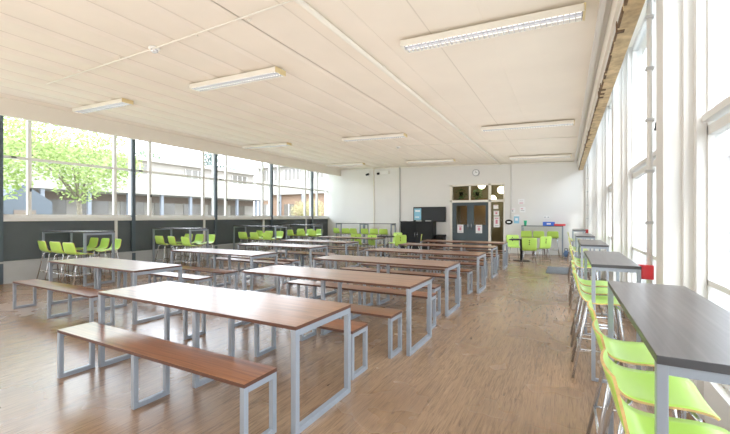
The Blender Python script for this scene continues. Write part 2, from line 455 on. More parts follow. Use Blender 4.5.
for i, Y in enumerate(rows_r):
    w = 'nearest the camera' if i == 0 else '%s from the camera' % ORD[i] if i < 5 else 'farthest, before the double doors'
    put_table(xr[i], Y, 'long brown canteen table in the right-hand column, ' + w, 'long canteen tables in the right column')
    f = -.32 if i == 0 else -.16
    put_bench(xr[i] - .15, Y + f, 'brown bench on the camera side of the right-column table ' + w, 'benches in the right column')
    put_bench(xr[i] - .10, Y + tW + .2, 'brown bench on the far side of the right-column table ' + w, 'benches in the right column')
xl = [-5.28, -5.38, -5.50, -5.60, -5.75]
for i, Y in enumerate(rows_l):
    w = 'nearest the camera' if i == 0 else '%s from the camera' % ORD[i] if i < 4 else 'farthest, near the green chairs'
    put_table(xl[i], Y, 'long canteen table with pale window glare in the left-hand column, ' + w, 'long canteen tables in the left column')
    put_bench(xl[i] - .25, Y - .42, 'glare-lit bench on the camera side of the left-column table ' + w, 'benches in the left column')
    put_bench(xl[i] - .2, Y + tW + .42, 'glare-lit bench on the far side of the left-column table ' + w, 'benches in the left column')

# ------------------------------------------------------------------ seats
def catmull(P, n=5):
    out = []
    for i in range(len(P) - 1):
        p0 = P[max(i - 1, 0)]; p1 = P[i]; p2 = P[i + 1]; p3 = P[min(i + 2, len(P) - 1)]
        for k in range(n):
            t = k / n
            out.append(tuple(.5 * ((2 * b) + (-a + c) * t + (2 * a - 5 * b + 4 * c - d) * t * t + (-a + 3 * b - 3 * c + d) * t ** 3) for a, b, c, d in zip(p0, p1, p2, p3)))
    out.append(tuple(P[-1])); return out
def shell_mesh(prof, w_seat, w_back, zb, th=.010):
    """curved one-piece ply shell; prof is (y, z) from back top to seat front; rim gets material 1"""
    pr = catmull(prof, 6); N = len(pr); K = 10
    mb = MB(); bm = mb.bm; top = []; bot = []
    for i, (y, z) in enumerate(pr):
        a = pr[max(i - 1, 0)]; b = pr[min(i + 1, N - 1)]
        d = Vector((0, b[0] - a[0], b[1] - a[1])).normalized(); nr = Vector((0, -d.z, d.y))
        f = max(0, min(1, (z - zb) / (prof[0][1] - zb)))
        w = (w_seat * (1 - f) + w_back * f) / 2
        e = min(i, N - 1 - i)                    # rounded ends
        if e < 4: w -= [.035, .016, .006, .001][e]
        rt, rb = [], []
        for k in range(K + 1):
            s = -1 + 2 * k / K
            curve = .022 * s * s * f            # back wraps slightly forward
            dish = -.010 * (1 - s * s) * (1 - f)
            p = Vector((s * w, y + curve, z + dish))
            rt.append(bm.verts.new(p)); rb.append(bm.verts.new(p - nr * th))
        top.append(rt); bot.append(rb)
    for i in range(N - 1):
        for k in range(K):
            f = bm.faces.new((top[i][k], top[i][k + 1], top[i + 1][k + 1], top[i + 1][k])); f.smooth = True
            f = bm.faces.new((bot[i][k], bot[i + 1][k], bot[i + 1][k + 1], bot[i][k + 1])); f.smooth = True
    def rim(a, b, c, d):
        f = bm.faces.new((a, b, c, d)); f.material_index = 1
    for i in range(N - 1):
        rim(top[i][0], top[i + 1][0], bot[i + 1][0], bot[i][0]); rim(top[i][K], bot[i][K], bot[i + 1][K], top[i + 1][K])
    for k in range(K):
        rim(top[0][k], bot[0][k], bot[0][k + 1], top[0][k + 1]); rim(top[-1][k], top[-1][k + 1], bot[-1][k + 1], bot[-1][k])
    return mb
def make_stool():
    root = empty('bar_stool')
    prof = [(-.235, .965), (-.205, .87), (-.175, .78), (-.125, .728), (-.04, .715), (.08, .722), (.155, .715), (.185, .695)]
    shell_mesh(prof, .40, .38, .73).build('seat_shell', ['lime', 'ply'], root)
    for sx in (-1, 1):
        for sy in (-1, 1):
            MB().tube([(sx * .10, sy * .09, .695), (sx * .145, sy * .125, .66), (sx * .215, sy * (.24 if sy < 0 else .19), .006)], .0115, 8).build('leg', 'chrome', root)
    z = .27; k = .185
    MB().tube([(-k, -.195, z), (k, -.195, z)], .009).tube([(-k, .155, z), (k, .155, z)], .009).tube([(-k, -.195, z), (-k, .155, z)], .009).tube([(k, -.195, z), (k, .155, z)], .009).build('foot_rest', 'chrome', root)
    MB().box(-.12, .12, -.10, .10, .688, .70, bev=.004).build('seat_plate', 'steeldark', root)
    return root
def make_chair():
    root = empty('dining_chair')
    prof = [(-.245, .85), (-.225, .74), (-.2, .58), (-.165, .475), (-.09, .445), (.05, .45), (.15, .45), (.195, .43)]
    shell_mesh(prof, .42, .44, .46).build('seat_shell', ['lime', 'ply'], root)
    for sx in (-1, 1):
        for sy in (-1, 1):
            MB().tube([(sx * .12, sy * .1, .43), (sx * .16, sy * .13, .40), (sx * .2, sy * .2, .006)], .011, 8).build('leg', 'chrome', root)
    mb = MB()
    for z in (.64, .70, .76):
        yb = -.212 - (z - .6) * .1
        mb.tube([(0, yb - .022, z), (0, yb + .012, z)], .017, 12)
    mb.build('back_holes', 'blackmatt', root)
    return root
stool = make_stool(); chair = make_chair(); sn = cn = 0
def put_stool(x, y, rot, lab, grp, s=1.):
    global sn
    o = stool if sn == 0 else copy_tree(stool); sn += 1
    o.location = (x, y, 0); o.rotation_euler.z = R(rot); o.scale = (s, s, s)
    tag(o, lab, 'stool', grp)
def put_chair(x, y, rot, lab, grp):
    global cn
    o = chair if cn == 0 else copy_tree(chair); cn += 1
    o.location = (x, y, 0); o.rotation_euler.z = R(rot); tag(o, lab, 'chair', grp)

# right-hand high tables along the windows
def high_table(L, W, h, mats, along_y, x0, y0, lab, grp, t=.031):
    # x0,y0 = near-left corner in the room
    if along_y: Lx, Wy = W, L
    else: Lx, Wy = L, W
    root = empty('high_table', (x0 + Lx / 2, y0 + Wy / 2, 0))
    th = .028
    mb = MB().box(-Lx / 2, Lx / 2, -Wy / 2, Wy / 2, h - th, h, bev=.002)
    for f in mb.bm.faces:
        if abs(f.normal.z) < .5: f.material_index = 1
    mb.build('tabletop', mats, root)
    hh = h - th
    if along_y:
        for s in (-1, 1):
            y = s * (Wy / 2 - .021); a = t / 2; d = Lx / 2
            mb = MB().box(-d, -d + t, y - a, y + a, 0, hh, bev=.003).box(d - t, d, y - a, y + a, 0, hh, bev=.003)
            mb.box(-d + t, d - t, y - a, y + a, 0, t * .7).box(-d + t, d - t, y - a, y + a, hh - t, hh)
            mb.build('leg_frame', 'steel', root)
    else:
        for s in (-1, 1):
            frame_mb(Wy, hh, t, s * (Lx / 2 - .03)).build('leg_frame', 'steeldark', root)
    return tag(root, lab, 'table', grp)
RT = [1.45, 3.98, 6.72, 9.72, 14.1]
for i, Y in enumerate(RT):
    w = 'nearest the camera' if i == 0 else '%s from the camera' % ORD[i] if i < 4 else 'farthest away, below the small red box'
    high_table(1.54, .405 if i == 0 else .37, 1.07, ['darkwood', 'dark_edge'], True, .25 if i == 0 else .21, Y,
               'high narrow dark-topped table along the right windows, ' + w, 'high tables along the right windows')
    for k in range(3):
        yy = Y + .20 + .5 * k
        put_stool(.36 if i == 0 else .30, yy, -90, '%s lime stool at the right window-side high table %s' % (('nearest', 'middle', 'farthest')[k], w.split(',')[0]), 'stools at the right high tables')

# left high tables against the dark panel
LT = [(-11.13, 4.2, 1.98), (-11.0, 6.85, 1.75), (-11.0, 9.95, 2.1), (-11.0, 12.55, 1.85)]
for i, (X, Y, L) in enumerate(LT):
    w = ('nearest the camera', 'second from the camera', 'third from the camera', 'fourth from the camera, closest to the back corner')[i]
    high_table(L, .62, 1.175, ['darkwood_x', 'dark_edge'], False, X, Y, 'high table under the left windows, ' + w, 'high tables under the left windows', t=.045)
    for k in range(3):
        pos = ('left', 'middle', 'right')[k]
        put_stool(X + .78 + .58 * k, Y - .08, random.uniform(-8, 8), 'near-side %s lime stool at the left high table %s' % (pos, w.split(',')[0]), 'stools at the left high tables', 1.0)
        put_stool(X + .40 + .52 * k, Y + .74, 180 + random.uniform(-8, 8), 'far-side %s lime stool at the left high table %s' % (pos, w.split(',')[0]), 'stools at the left high tables', 1.0)
# high tables before the back wall
for i, (X, L) in enumerate(((-10.0, 1.4), (-8.48, 1.5))):
    w = ('in the left corner', 'beside the tall wall pipe')[i]
    high_table(L, .5, 1.2, ['darkwood_x', 'dark_edge'], False, X, 15.5, 'dark high table before the back wall, ' + w, 'high tables before the back wall', t=.05)
    for k in range(3):
        put_stool(X + .25 + .46 * k, 15.4, random.uniform(-20, 20), 'lime stool at the back-wall high table %s, %s place' % (w, ('left', 'middle', 'right')[k]), 'stools at the back high tables', 1.0)
high_table(1.48, .42, 1.16, ['darkwood_x', 'dark_edge'], False, -1.55, 15.95, 'high table right of the doors holding the blue box and red tray', None, t=.05)
for k, (x, w) in enumerate(((-1.33, 'left'), (-.90, 'middle'), (-.42, 'right'))):
    put_stool(x, 15.78, 0, 'lime bar stool at the high table right of the doors, %s place' % w, 'stools right of the doors', 1.0)

# low pedestal tables with chairs
def pedestal(x, y, r_, lab):
    o = empty('pedestal_table', (x, y, 0))
    MB().box(-r_, r_, -r_, r_, .72, .745, bev=.006).build('tabletop', 'blackmatt', o)
    MB().tube([(0, 0, .03), (0, 0, .72)], .045, 14).build('pedestal', 'black', o)
    MB().box(-.26, .26, -.035, .035, 0, .03, bev=.006).box(-.035, .035, -.26, .26, 0, .03, bev=.006).build('base', 'black', o)
    tag(o, lab, 'table')
pedestal(-1.32, 13.65, .36, 'small black pedestal table ringed by green chairs right of the doors')
pedestal(-6.25, 13.2, .4, 'small black pedestal table among green chairs left of the black cabinet')
put_chair(-1.02, 12.95, 6, 'lime chair with holed back facing away at the pedestal table right of the doors', 'green chairs right of the doors')
put_chair(-.72, 13.95, 40, 'lime chair on the right of the small table right of the doors', 'green chairs right of the doors')
put_chair(-1.62, 14.22, -160, 'lime chair left of the small table by the doors, half hidden by tables', 'green chairs right of the doors')
for x, y, a, l in ((-5.34, 12.75, 14, 'big lime chair nearest the black cabinet, back to the camera'), (-5.0, 13.3, 108, 'lime chair seen side-on in front of the black cabinet'),
                   (-6.3, 12.55, -12, 'lime chair behind the far left tables, left of the black pedestal'), (-7.15, 12.7, 8, 'leftmost lime chair behind the far left tables'),
                   (-6.2, 14.1, 170, 'lime chair beyond the black pedestal table, facing the camera')):
    put_chair(x, y, a, l, 'low green chairs before the back wall')

# ------------------------------------------------------------------ back wall things
yb = YB - .02
# double doors + frame
fr = MB()
y0, y1 = YB - .03, YB + .12
fr.box(DX0, DX0 + .10, y0, y1, 0, DZ).box(DX1 - .05, DX1, y0, y1, 0, DZ).box(DX0, DX1, y0, y1, DZ - .07, DZ).box(DX0, DX1, y0, y1, 2.14, 2.24)
fr.box(-2.90, -2.80, y0, y1, 0, DZ).box(-3.72, -3.66, y0, y1, 2.2, DZ)
fo = struct(fr.build('trim_12', 'cream'))
MB().box(DX0 + .1, DX1 - .05, YB + .04, YB + .05, 2.24, DZ - .07).build('transom_pane', 'doorglass', fo)
MB().box(-2.80, DX1 - .05, YB + .04, YB + .05, .1, 2.14).build('side_pane', 'doorglass', fo)
for i, (a, b) in enumerate(((DX0 + .1, -3.69), (-3.69, -2.90))):
    mb = MB(); g0, g1 = a + .17, b - .12
    mb.box(a, g0, YB + .02, YB + .07, 0, 2.14).box(g1, b, YB + .02, YB + .07, 0, 2.14).box(g0, g1, YB + .02, YB + .07, 0, 1.16).box(g0, g1, YB + .02, YB + .07, 2.0, 2.14)
    d = struct(mb.build('door_%d' % (i + 1), 'doorblue'))
    MB().box(g0, g1, YB + .04, YB + .046, 1.16, 2.0).build('glass_panel', 'doorglass', d)
    hx = b - .07 if i == 0 else a + .07
    MB().tube([(hx, YB + .02, .95), (hx, YB - .02, .97), (hx, YB - .02, 1.2), (hx, YB + .02, 1.22)], .01).build('handle', 'chrome', d)
def sheet(x, z, w, h, lab, inks, y=YB - .004, name='paper_notice', base='paper'):
    o = empty(name, (x, y, z))
    MB().box(-w / 2, w / 2, -.003, .0, -h / 2, h / 2).build('paper', base, o)
    for k, (m, a, b, c, d) in enumerate(inks):
        MB().box(a * w, b * w, -.0045 - k * .0004, -.003, c * h, d * h).build('print', m, o)
    return tag(o, lab, 'notice')
fig = [('pinkink', -.3, .3, .28, .36), ('pinkink', -.18, .18, -.2, .18), ('greyink', -.32, .32, -.38, -.33)]
sheet(-4.10, .98, .27, .36, 'white notice with pink print on the left blue door', fig, y=YB + .018)
sheet(-3.30, .98, .27, .36, 'white notice with pink print on the right blue door', fig, y=YB + .018)
sheet(-2.60, 1.93, .20, .17, 'small white notice at the top of the glazed panel beside the doors', fig[:1], y=YB + .03)
sheet(-2.58, 1.66, .22, .2, 'pale grey notice in the middle of the glazed panel beside the doors', fig[:2], y=YB + .03)
sheet(-2.57, 1.30, .24, .46, 'tall white notice with pink print on the glazed panel beside the doors', fig, y=YB + .03)
sheet(-1.60, 2.14, .24, .2, 'white notice highest on the back wall right of the doors', [('greyink', -.3, .3, .1, .16), ('pinkink', -.3, .3, -.4, -.25)])
sheet(-1.55, 1.80, .22, .22, 'white notice with pink print below the highest notice', [('pinkink', -.3, .1, .1, .25), ('greyink', -.3, .3, -.2, -.1)])
sheet(-1.93, 1.78, .20, .20, 'faint white notice left of the pink printed one', [('pinkink', -.35, .35, .2, .28), ('greyink', -.1, .1, -.3, .1)])
sheet(-1.78, 1.42, .20, .36, 'blue and white notice above the table end right of the doors', [('blueink', -.5, .5, -.5, .3), ('paper', -.25, .25, -.2, .1)])
o = empty('hand_dispenser', (-2.07, YB - .06, 1.29))
MB().ico((0, 0, 0), .15, 3, sc=(1, .35, .72)).build('casing', 'black', o)
MB().box(-.07, .07, -.062, -.05, -.03, .03, bev=.004).build('panel', 'paper', o)
tag(o, 'black oval dispenser with a pale panel on the wall right of the doors', 'dispenser')
o = empty('wall_socket', (-.66, YB - .004, 1.49))
MB().box(-.11, -.005, -.012, 0, -.045, .045, bev=.004).box(.005, .11, -.012, 0, -.045, .045, bev=.004).build('plate', 'plastic', o)
MB().box(-.09, -.03, -.016, -.012, -.02, .02).box(.03, .09, -.016, -.012, -.02, .02).build('switch', 'greyink', o)
tag(o, 'double white wall socket above the blue box', 'socket')
o = empty('wall_clock', (-3.42, YB - .0, 3.42))
MB().disc_y(0, -.05, 0, .15, .05, 28).build('rim', 'greyink', o)
MB().disc_y(0, -.054, 0, .12, .01, 28).build('face', 'paper', o)
MB().box(-.006, .006, -.058, -.054, 0, .09).box(0, .065, -.058, -.054, -.006, .006).build('hands', 'black', o)
tag(o, 'round white wall clock above the double doors', 'clock')
# television
o = empty('television', (-5.50, YB - .05, 1.62))
MB().box(-.77, .77, -.06, 0, -.34, .34, bev=.01).build('casing', 'black', o)
MB().box(-.74, .74, -.064, -.058, -.31, .31).build('screen', 'screen', o)
MB().box(-.2, .2, 0, .045, -.15, .15).build('wall_bracket', 'blackmatt', o)
tag(o, 'wide black television on the back wall left of the doors', 'television')
sheet(-6.05, 1.63, .34, .54, 'light blue poster taped to the left of the television screen', [('paper', -.35, .35, .2, .36), ('paper', -.35, .2, -.3, -.2)], y=YB - .116, name='poster', base='blueink')
# black cabinet
o = empty('cabinet', (-5.88, 16.0, 0))
MB().box(-.76, .76, -.25, .3, 0, 1.28, bev=.01).box(-.78, .78, -.27, .3, 1.28, 1.31, bev=.005).build('carcass', 'black', o)
for s in (-1, 1):
    d = MB().box(-.74 if s < 0 else .01, -.01 if s < 0 else .74, -.27, -.25, .06, 1.24, bev=.004).build('door', 'blackmatt' if s < 0 else 'black', o)
    MB().tube([(s * .06, -.285, .6), (s * .06, -.285, .8)], .008).build('handle', 'chrome', d)
tag(o, 'tall black double cabinet below the television', 'cabinet')
for x, l in ((-6.3, 'left'), (-5.85, 'middle'), (-5.4, 'right')):
    tag(MB().box(-.11, .11, -.08, .08, 0, .03, bev=.004).build('paper_stack', 'paper', loc=(x, 15.98, 1.31)), 'small stack of white papers on the black cabinet, %s one' % l, 'papers', 'paper stacks on the black cabinet')
o = empty('waste_bin', (-4.88, 16.15, 0))
MB().box(-.18, .18, -.2, .2, 0, .62, bev=.02).build('bin_body', 'black', o)
MB().box(-.2, .2, -.22, .22, .62, .72, bev=.02).build('lid', 'blackmatt', o)
tag(o, 'low black bin between the black cabinet and the doors', 'bin')
# pipes, camera, emergency lamp
pipe('wall_pipe', [(-8.38, YB - .03, 0), (-8.38, YB - .03, 3.92)], .025, 'cream', 'vertical pipe on the back wall below the security camera', 'pipe')
pipe('wall_pipe', [(-6.98, YB - .03, 0), (-6.98, YB - .03, 3.88)], .025, 'casing', 'vertical grey pipe on the back wall left of the black cabinet', 'pipe')
pipe('wall_pipe', [(-2.0, YB - .03, 1.45), (-2.0, YB - .03, 3.68)], .022, 'white', 'vertical white pipe on the back wall right of the doors', 'pipe')
o = empty('security_camera', (-8.68, YB - .02, 3.62))
MB().tube([(0, 0, .12), (0, -.1, .08)], .02).box(-.03, .03, -.02, .01, .08, .16).build('bracket', 'plastic', o)
MB().tube([(0, -.02, .02), (.0, -.22, -.03)], .055, 14).build('camera_body', 'black', o)
tag(o, 'small dark security camera high on the back wall', 'camera')
o = empty('emergency_lamp', (-7.82, YB - .02, 3.66))
MB().box(-.2, .28, -.09, .02, -.07, .08, bev=.01).build('lamp_casing', 'plastic', o)
MB().tube([(-.28, -.02, -.02), (-.28, -.14, -.04)], .06, 12).box(-.3, -.18, -.03, .01, -.03, .03).build('lamp_head', 'black', o)
tag(o, 'white emergency lamp with a dark lamp head high on the back wall', 'lamp')

# things on the back high table
zt = 1.16
mb = MB().box(-.2, .2, -.14, .14, 0, .012)
for a in (-1, 1):
    mb.box(a * .2 - .008, a * .2 + .008, -.14, .14, 0, .15).box(-.2, .2, a * .14 - .008, a * .14 + .008, 0, .15)
o = mb.build('storage_box', 'blue', loc=(-.57, 16.16, zt)); tag(o, 'blue plastic box on the high table right of the doors', 'box')
MB().box(-.07, .07, -.152, -.148, .05, .10).build('box_label', 'paper', o)
mb = MB().box(-.19, .19, -.14, .14, 0, .015, bev=.004)
for a in (-1, 1):
    mb.box(a * .19 - .012, a * .19 + .012, -.14, .14, .01, .07).box(-.19, .19, a * .14 - .01, a * .14 + .01, .01, .07)
tag(mb.build('tray', 'red', loc=(-.2, 16.16, zt)), 'red plastic tray beside the blue box on the high table', 'tray')
o = MB().lathe([(.045, 0), (.06, .16), (.064, .2), (.056, .2), (.045, .02)], 18).build('cup', 'green', loc=(-1.42, 16.2, zt)); tag(o, 'green cup at the left end of the high table right of the doors', 'cup')
o = empty('bag', (.02, 15.7, 0))
MB().ico((0, 0, .13), .13, 3, sc=(.7, .6, 1.0)).build('bag_body', plain('bag_blue', (.12, .2, .4), .7), o)
MB().tube([(-.05, 0, .23), (-.04, 0, .33), (.04, 0, .33), (.05, 0, .23)], .012).build('strap', 'blackmatt', o)
tag(o, 'blue bag on the floor by the far right windows', 'bag')
tag(MB().box(-.35, .35, -.75, .75, 0, .012, bev=.004).build('floor_mat', 'mat', loc=(-.12, 11.75, 0)), 'dark grey mat on the floor before the far high tables', 'mat')

# ------------------------------------------------------------------ room beyond the doors
mb = MB().box(-6.2, -.8, 21.0, 21.1, 0, 3.6).box(-6.3, -6.2, YB + .15, 21.1, 0, 3.6).box(-.8, -.7, YB + .15, 21.1, 0, 3.6)
struct(mb.build('wall_corridor', plain('corridor_wall', (.42, .36, .22), .7, noise=.15, nscale=1.5)))
struct(MB().box(-6.3, -.7, YB + .15, 21.1, -.12, 0).build('floor_corridor', 'floor'))
struct(MB().box(-6.3, -.7, YB + .15, 21.1, 3.6, 3.7).build('ceiling_corridor', 'ceiling'))
for x, y, z, lab in ((-3.45, 17.9, 2.98, 'glowing round globe lamp behind the middle transom pane'), (-2.55, 17.7, 2.72, 'glowing round globe lamp behind the right transom pane'), (-3.3, 20.0, 2.45, 'small glowing globe lamp deeper in the next room')):
    o = empty('globe_lamp', (x, y, z))
    MB().ico((0, 0, 0), .17, 3).build('lamp_shade', 'globe', o)
    MB().tube([(0, 0, .16), (0, 0, 3.6 - z)], .008).build('cord', 'black', o)
    tag(o, lab, 'lamp')
o = empty('display_board', (-4.2, 20.6, 0))
MB().box(-.9, .5, 0, .08, .9, 2.5).build('board', plain('board_brown', (.36, .22, .10), .7), o)
MB().box(-.85, -.8, 0, .08, 0, .9).box(.4, .45, 0, .08, 0, .9).build('stand', 'blackmatt', o)
tag(o, 'brown display board in the room behind the blue doors', 'board')
o = empty('dark_shelving', (-1.9, 20.2, 0))
mb = MB()
for z in (.02, .6, 1.2, 1.8, 2.3): mb.box(-.9, .7, -.2, .2, z, z + .04)
mb.box(-.9, -.86, -.2, .2, 0, 2.34).box(.66, .7, -.2, .2, 0, 2.34).box(-.9, .7, .18, .2, 0, 2.34)
mb.build('shelves', 'blackmatt', o); tag(o, 'dark shelving seen through the glazed side panel', 'shelf')
for k, (x, z) in enumerate(((-4.4, 2.62), (-3.65, 2.6))):
    o = empty('hanging_plant', (x, 17.9, z)); mb = MB()
    for j in range(60):
        a = random.uniform(0, 6.28); r0 = random.uniform(.03, .3); c = Vector((math.cos(a) * r0, math.sin(a) * r0, random.uniform(-.25, .22)))
        d1 = Vector((random.uniform(-1, 1), random.uniform(-1, 1), random.uniform(-1, 1))).normalized() * .07; d2 = Vector((random.uniform(-1, 1), random.uniform(-1, 1), random.uniform(-1, 1))).normalized() * .03
        vs = [mb.bm.verts.new(c + q) for q in (-d1, -d2, d1, d2)]; mb.bm.faces.new(vs)
    mb.build('foliage', plain('plant_green', (.08, .22, .07), .5), o)
    MB().lathe([(.06, -.1), (.1, .05), (.1, .07)], 14).build('pot', 'blackmatt', o)
    MB().tube([(0, 0, .05), (0, 0, 3.6 - z)], .005).build('cord', 'black', o)
    tag(o, 'dark green hanging plant behind the left transom pane, %s one' % ('left', 'right')[k], 'plant')

# ------------------------------------------------------------------ outside, left
mat_ground = plain('bright_paving', (0.273, 0.273, 0.256), .9, noise=.08, nscale=.4)
struct(MB().box(-120, -11.36, -60, 120, -.3, -.2).box(1.12, 80, -60, 120, -.3, -.2).build('ground_outside', mat_ground))
tag(MB().box(-24, -14.5, -6, 40, -.2, -.17).build('lawn', plain('lawn', (0.158, 0.203, 0.080), .95, noise=.2, nscale=2)), 'pale green lawn outside the left windows', 'lawn', kind='stuff')
bcream = plain('render_cream', (0.286, 0.258, 0.224), .8, noise=.04, nscale=.5)
bwin = plain('building_window', (0.135, 0.122, 0.104), .2)
bbrick = brick_mat('outside_brick', (.20, .115, .07), (.24, .14, .085), (.22, .18, .14), 1)
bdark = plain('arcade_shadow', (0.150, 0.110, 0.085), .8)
# long block opposite
o = empty('school_building', (-36, 22, 0))
MB().box(-10, 0, -20, 14, -.2, 6.9).box(-10.4, .5, -20.4, 14.4, 6.9, 7.25).build('wall', bcream, o)
mb = MB()
MB().box(0, 3.2, -16, 14, 3.55, 5.3).build('canopy_fascia', bcream, o)
y = -15.5
while y < 13.5:
    MB().box(2.8, 3.05, y - .12, y + .12, -.2, 3.55).build('canopy_post', plain('post_blue', (.15, .16, .18), .5) if y == -15.5 else bpy.data.materials['post_blue'], o); y += 3
for k in range(9):
    a = -15.4 + k * 3.2
    MB().box(0.0, .05, a, a + 2.2, .5, 2.9).build('window', bwin, o)
    if k % 2 == 0:
        f = MB().box(0.0, .06, a + .2, a + 2.6, 5.6, 6.6).build('window', bwin, o)
        m2 = MB()
        for q in range(4): m2.box(.06, .09, a + .2 + q * .78, a + .26 + q * .78, 5.6, 6.6)
        m2.build('window_bars', 'white', f)
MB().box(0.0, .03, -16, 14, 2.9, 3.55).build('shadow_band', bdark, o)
tag(o, 'long cream flat-roofed school block with a covered walkway beyond the left windows', 'building')
# brick wing closing the court
o = empty('brick_wing', (-28, 43, 0))
MB().box(-14, 12, 0, 10, -.2, 4.8).build('brick_wall', bbrick, o)
MB().box(-14, 12, -.5, 10, 4.8, 6.9).box(-14, 12, 0, 10, 6.9, 8.9).box(-14.4, 12.4, -.7, 10, 8.9, 9.4).build('upper_storey', bcream, o)
for k in range(6):
    a = -13 + k * 4.2
    f = MB().box(a, a + 3, -.06, .0, 7.05, 8.5).build('window', bwin, o)
    m2 = MB()
    for q in range(5): m2.box(a + q * .73, a + q * .73 + .08, -.1, -.06, 7.05, 8.5)
    m2.build('window_bars', 'white', f)
    f = MB().box(a, a + 1.8, -.06, .0, 1.2, 3.4).build('window', bwin, o)
    MB().box(a + .85, a + .95, -.1, -.06, 1.2, 3.4).build('window_bars', 'white', f)
for k in range(6):
    MB().box(-13 + k * 4.2 - .6, -13 + k * 4.2 - .35, -.5, -.25, -.2, 4.8).build('canopy_post', 'steel', o)
tag(o, 'brick wing with cream upper storey and tall windows beyond the far left windows', 'building')
# sheds
o = empty('dark_shed', (-27.5, 9.6, 0))
mb = MB(); bm = mb.bm
v = [bm.verts.new(p) for p in ((0, -1.3, -.2), (0, 1.3, -.2), (0, 1.3, 2.4), (0, 0, 3.4), (0, -1.3, 2.4))]
w_ = [bm.verts.new(q.co + Vector((-3, 0, 0))) for q in v]
bm.faces.new(v); bm.faces.new(w_[::-1])
for i in range(5): bm.faces.new((v[i], w_[i], w_[(i + 1) % 5], v[(i + 1) % 5]))
mb.build('wall', plain('shed_slate', (0.081, 0.092, 0.111), .8), o)
MB().box(.0, .05, -.5, .5, -.2, 1.9).build('shed_door', bdark, o)
tag(o, 'dark slate gabled shed beyond the nearest left window', 'shed')
o = empty('garden_store', (-27, 6.6, 0))
MB().box(-3, 0, -1.2, 1.4, -.2, 2.3).build('wall', plain('peach_wall', (0.291, 0.220, 0.158), .8), o)
MB().box(-3.2, .25, -1.4, 1.6, 2.3, 2.5).build('roof', bcream, o)
tag(o, 'peach walled low store behind the lime tree', 'shed')
for i, (x, y) in enumerate(((-18.2, 8.0), (-20.5, 11.0))):
    o = empty('picnic_table', (x, y, -.2), R(20))
    MB().box(-.9, .9, -.4, .4, .9, .95).build('tabletop', 'casing', o)
    for s in (-1, 1):
        MB().box(-.9, .9, s * .75 - .13, s * .75 + .13, .45, .5).build('seat', 'casing', o)
        MB().tube([(s * .6, -.75, 0), (s * .6, 0, .9), (s * .6, .75, 0)], .04, 6).build('leg', 'greyink', o)
    tag(o, 'pale picnic table on the lawn outside, %s' % ('nearer one', 'farther one')[i], 'picnic table')

def leaf_mat(name, c1, c2, tr=.35):
    m, nt, b = new_mat(name)
    g = nt.nodes.new('ShaderNodeNewGeometry'); r = nt.nodes.new('ShaderNodeValToRGB')
    r.color_ramp.elements[0].color = (*c1, 1); r.color_ramp.elements[1].color = (*c2, 1)
    nt.links.new(g.outputs['Random Per Island'], r.inputs['Fac']); nt.links.new(r.outputs['Color'], b.inputs['Base Color'])
    b.inputs['Roughness'].default_value = .6
    t = nt.nodes.new('ShaderNodeBsdfTranslucent'); nt.links.new(r.outputs['Color'], t.inputs['Color'])
    mx = nt.nodes.new('ShaderNodeMixShader'); mx.inputs['Fac'].default_value = tr
    out = [q for q in nt.nodes if q.type == 'OUTPUT_MATERIAL'][0]
    nt.links.new(b.outputs[0], mx.inputs[1]); nt.links.new(t.outputs[0], mx.inputs[2]); nt.links.new(mx.outputs[0], out.inputs['Surface'])
    return m
LM = {'lime': leaf_mat('leaf_lime', (.20, .28, .07), (.46, .52, .22), .5), 'green': leaf_mat('leaf_green', (.12, .17, .10), (.21, .26, .17)),
      'yellow': leaf_mat('leaf_yellow', (.24, .19, .07), (.45, .40, .22)), 'dark': leaf_mat('leaf_dark', (.11, .15, .13), (.19, .23, .20))}
def tree(x, y, trunk_h, blobs, mat, nleaf, size, label, cat='tree', branches=True, name='broadleaf_tree'):
    o = empty(name, (x, y, -.2))
    mb = MB()
    if trunk_h > 0:
        mb.tube([(0, 0, 0), (.05, .05, trunk_h * .5), (.0, 0, trunk_h)], .16, 8, r2=.09)
        for b in blobs[:6]:
            mb.tube([(0, 0, trunk_h * .85), (b[0] * .5, b[1] * .5, (trunk_h + b[2]) / 2), (b[0], b[1], b[2])], .06, 6, r2=.02)
        mb.build('trunk', plain('bark_' + mat, (.20, .16, .12), .9, noise=.3, nscale=12), o)
    mb = MB()
    tot = sum(b[3] ** 2 for b in blobs)
    for b in blobs:
        for j in range(int(nleaf * b[3] ** 2 / tot)):
            d = Vector((random.gauss(0, 1), random.gauss(0, 1), random.gauss(0, 1))).normalized() * (random.random() ** .4) * b[3]
            c = Vector(b[:3]) + Vector((d.x, d.y, d.z * .75))
            u = Vector((random.gauss(0, 1), random.gauss(0, 1), random.gauss(0, .5))).normalized() * size * random.uniform(.6, 1.2)
            w = Vector((random.gauss(0, 1), random.gauss(0, 1), random.gauss(0, 1))).normalized().cross(u).normalized() * size * .45
            vs = [mb.bm.verts.new(c + q) for q in (-u, w, u, -w)]; mb.bm.faces.new(vs)
    mb.build('foliage', LM[mat], o)
    return tag(o, label, cat)
tree(-21.5, 9.6, 3.0, [(0, 0, 4.8, 1.9), (1.6, -1.0, 4.3, 1.5), (-.8, 1.6, 4.0, 1.4), (2.2, -2.8, 4.4, 1.7), (.3, -2.2, 5.4, 1.7), (-.5, 1.4, 5.6, 1.4), (3.0, -4.4, 4.2, 1.6), (1.2, -3.6, 5.6, 1.5), (1.5, -3.4, 3.2, 1.1), (-.6, 2.6, 4.6, 1.0), (0, 0, 3.2, 1.1)],
     'lime', 9000, .11, 'bright lime-green leafy tree outside the nearest left windows')
tree(-52.5, 32, 5, [(0, 0, 9, 2.8), (2, 2, 8, 2.2), (-1, -2, 8.4, 2.2)], 'green', 2200, .28, 'pale green tree showing above the school block roof')
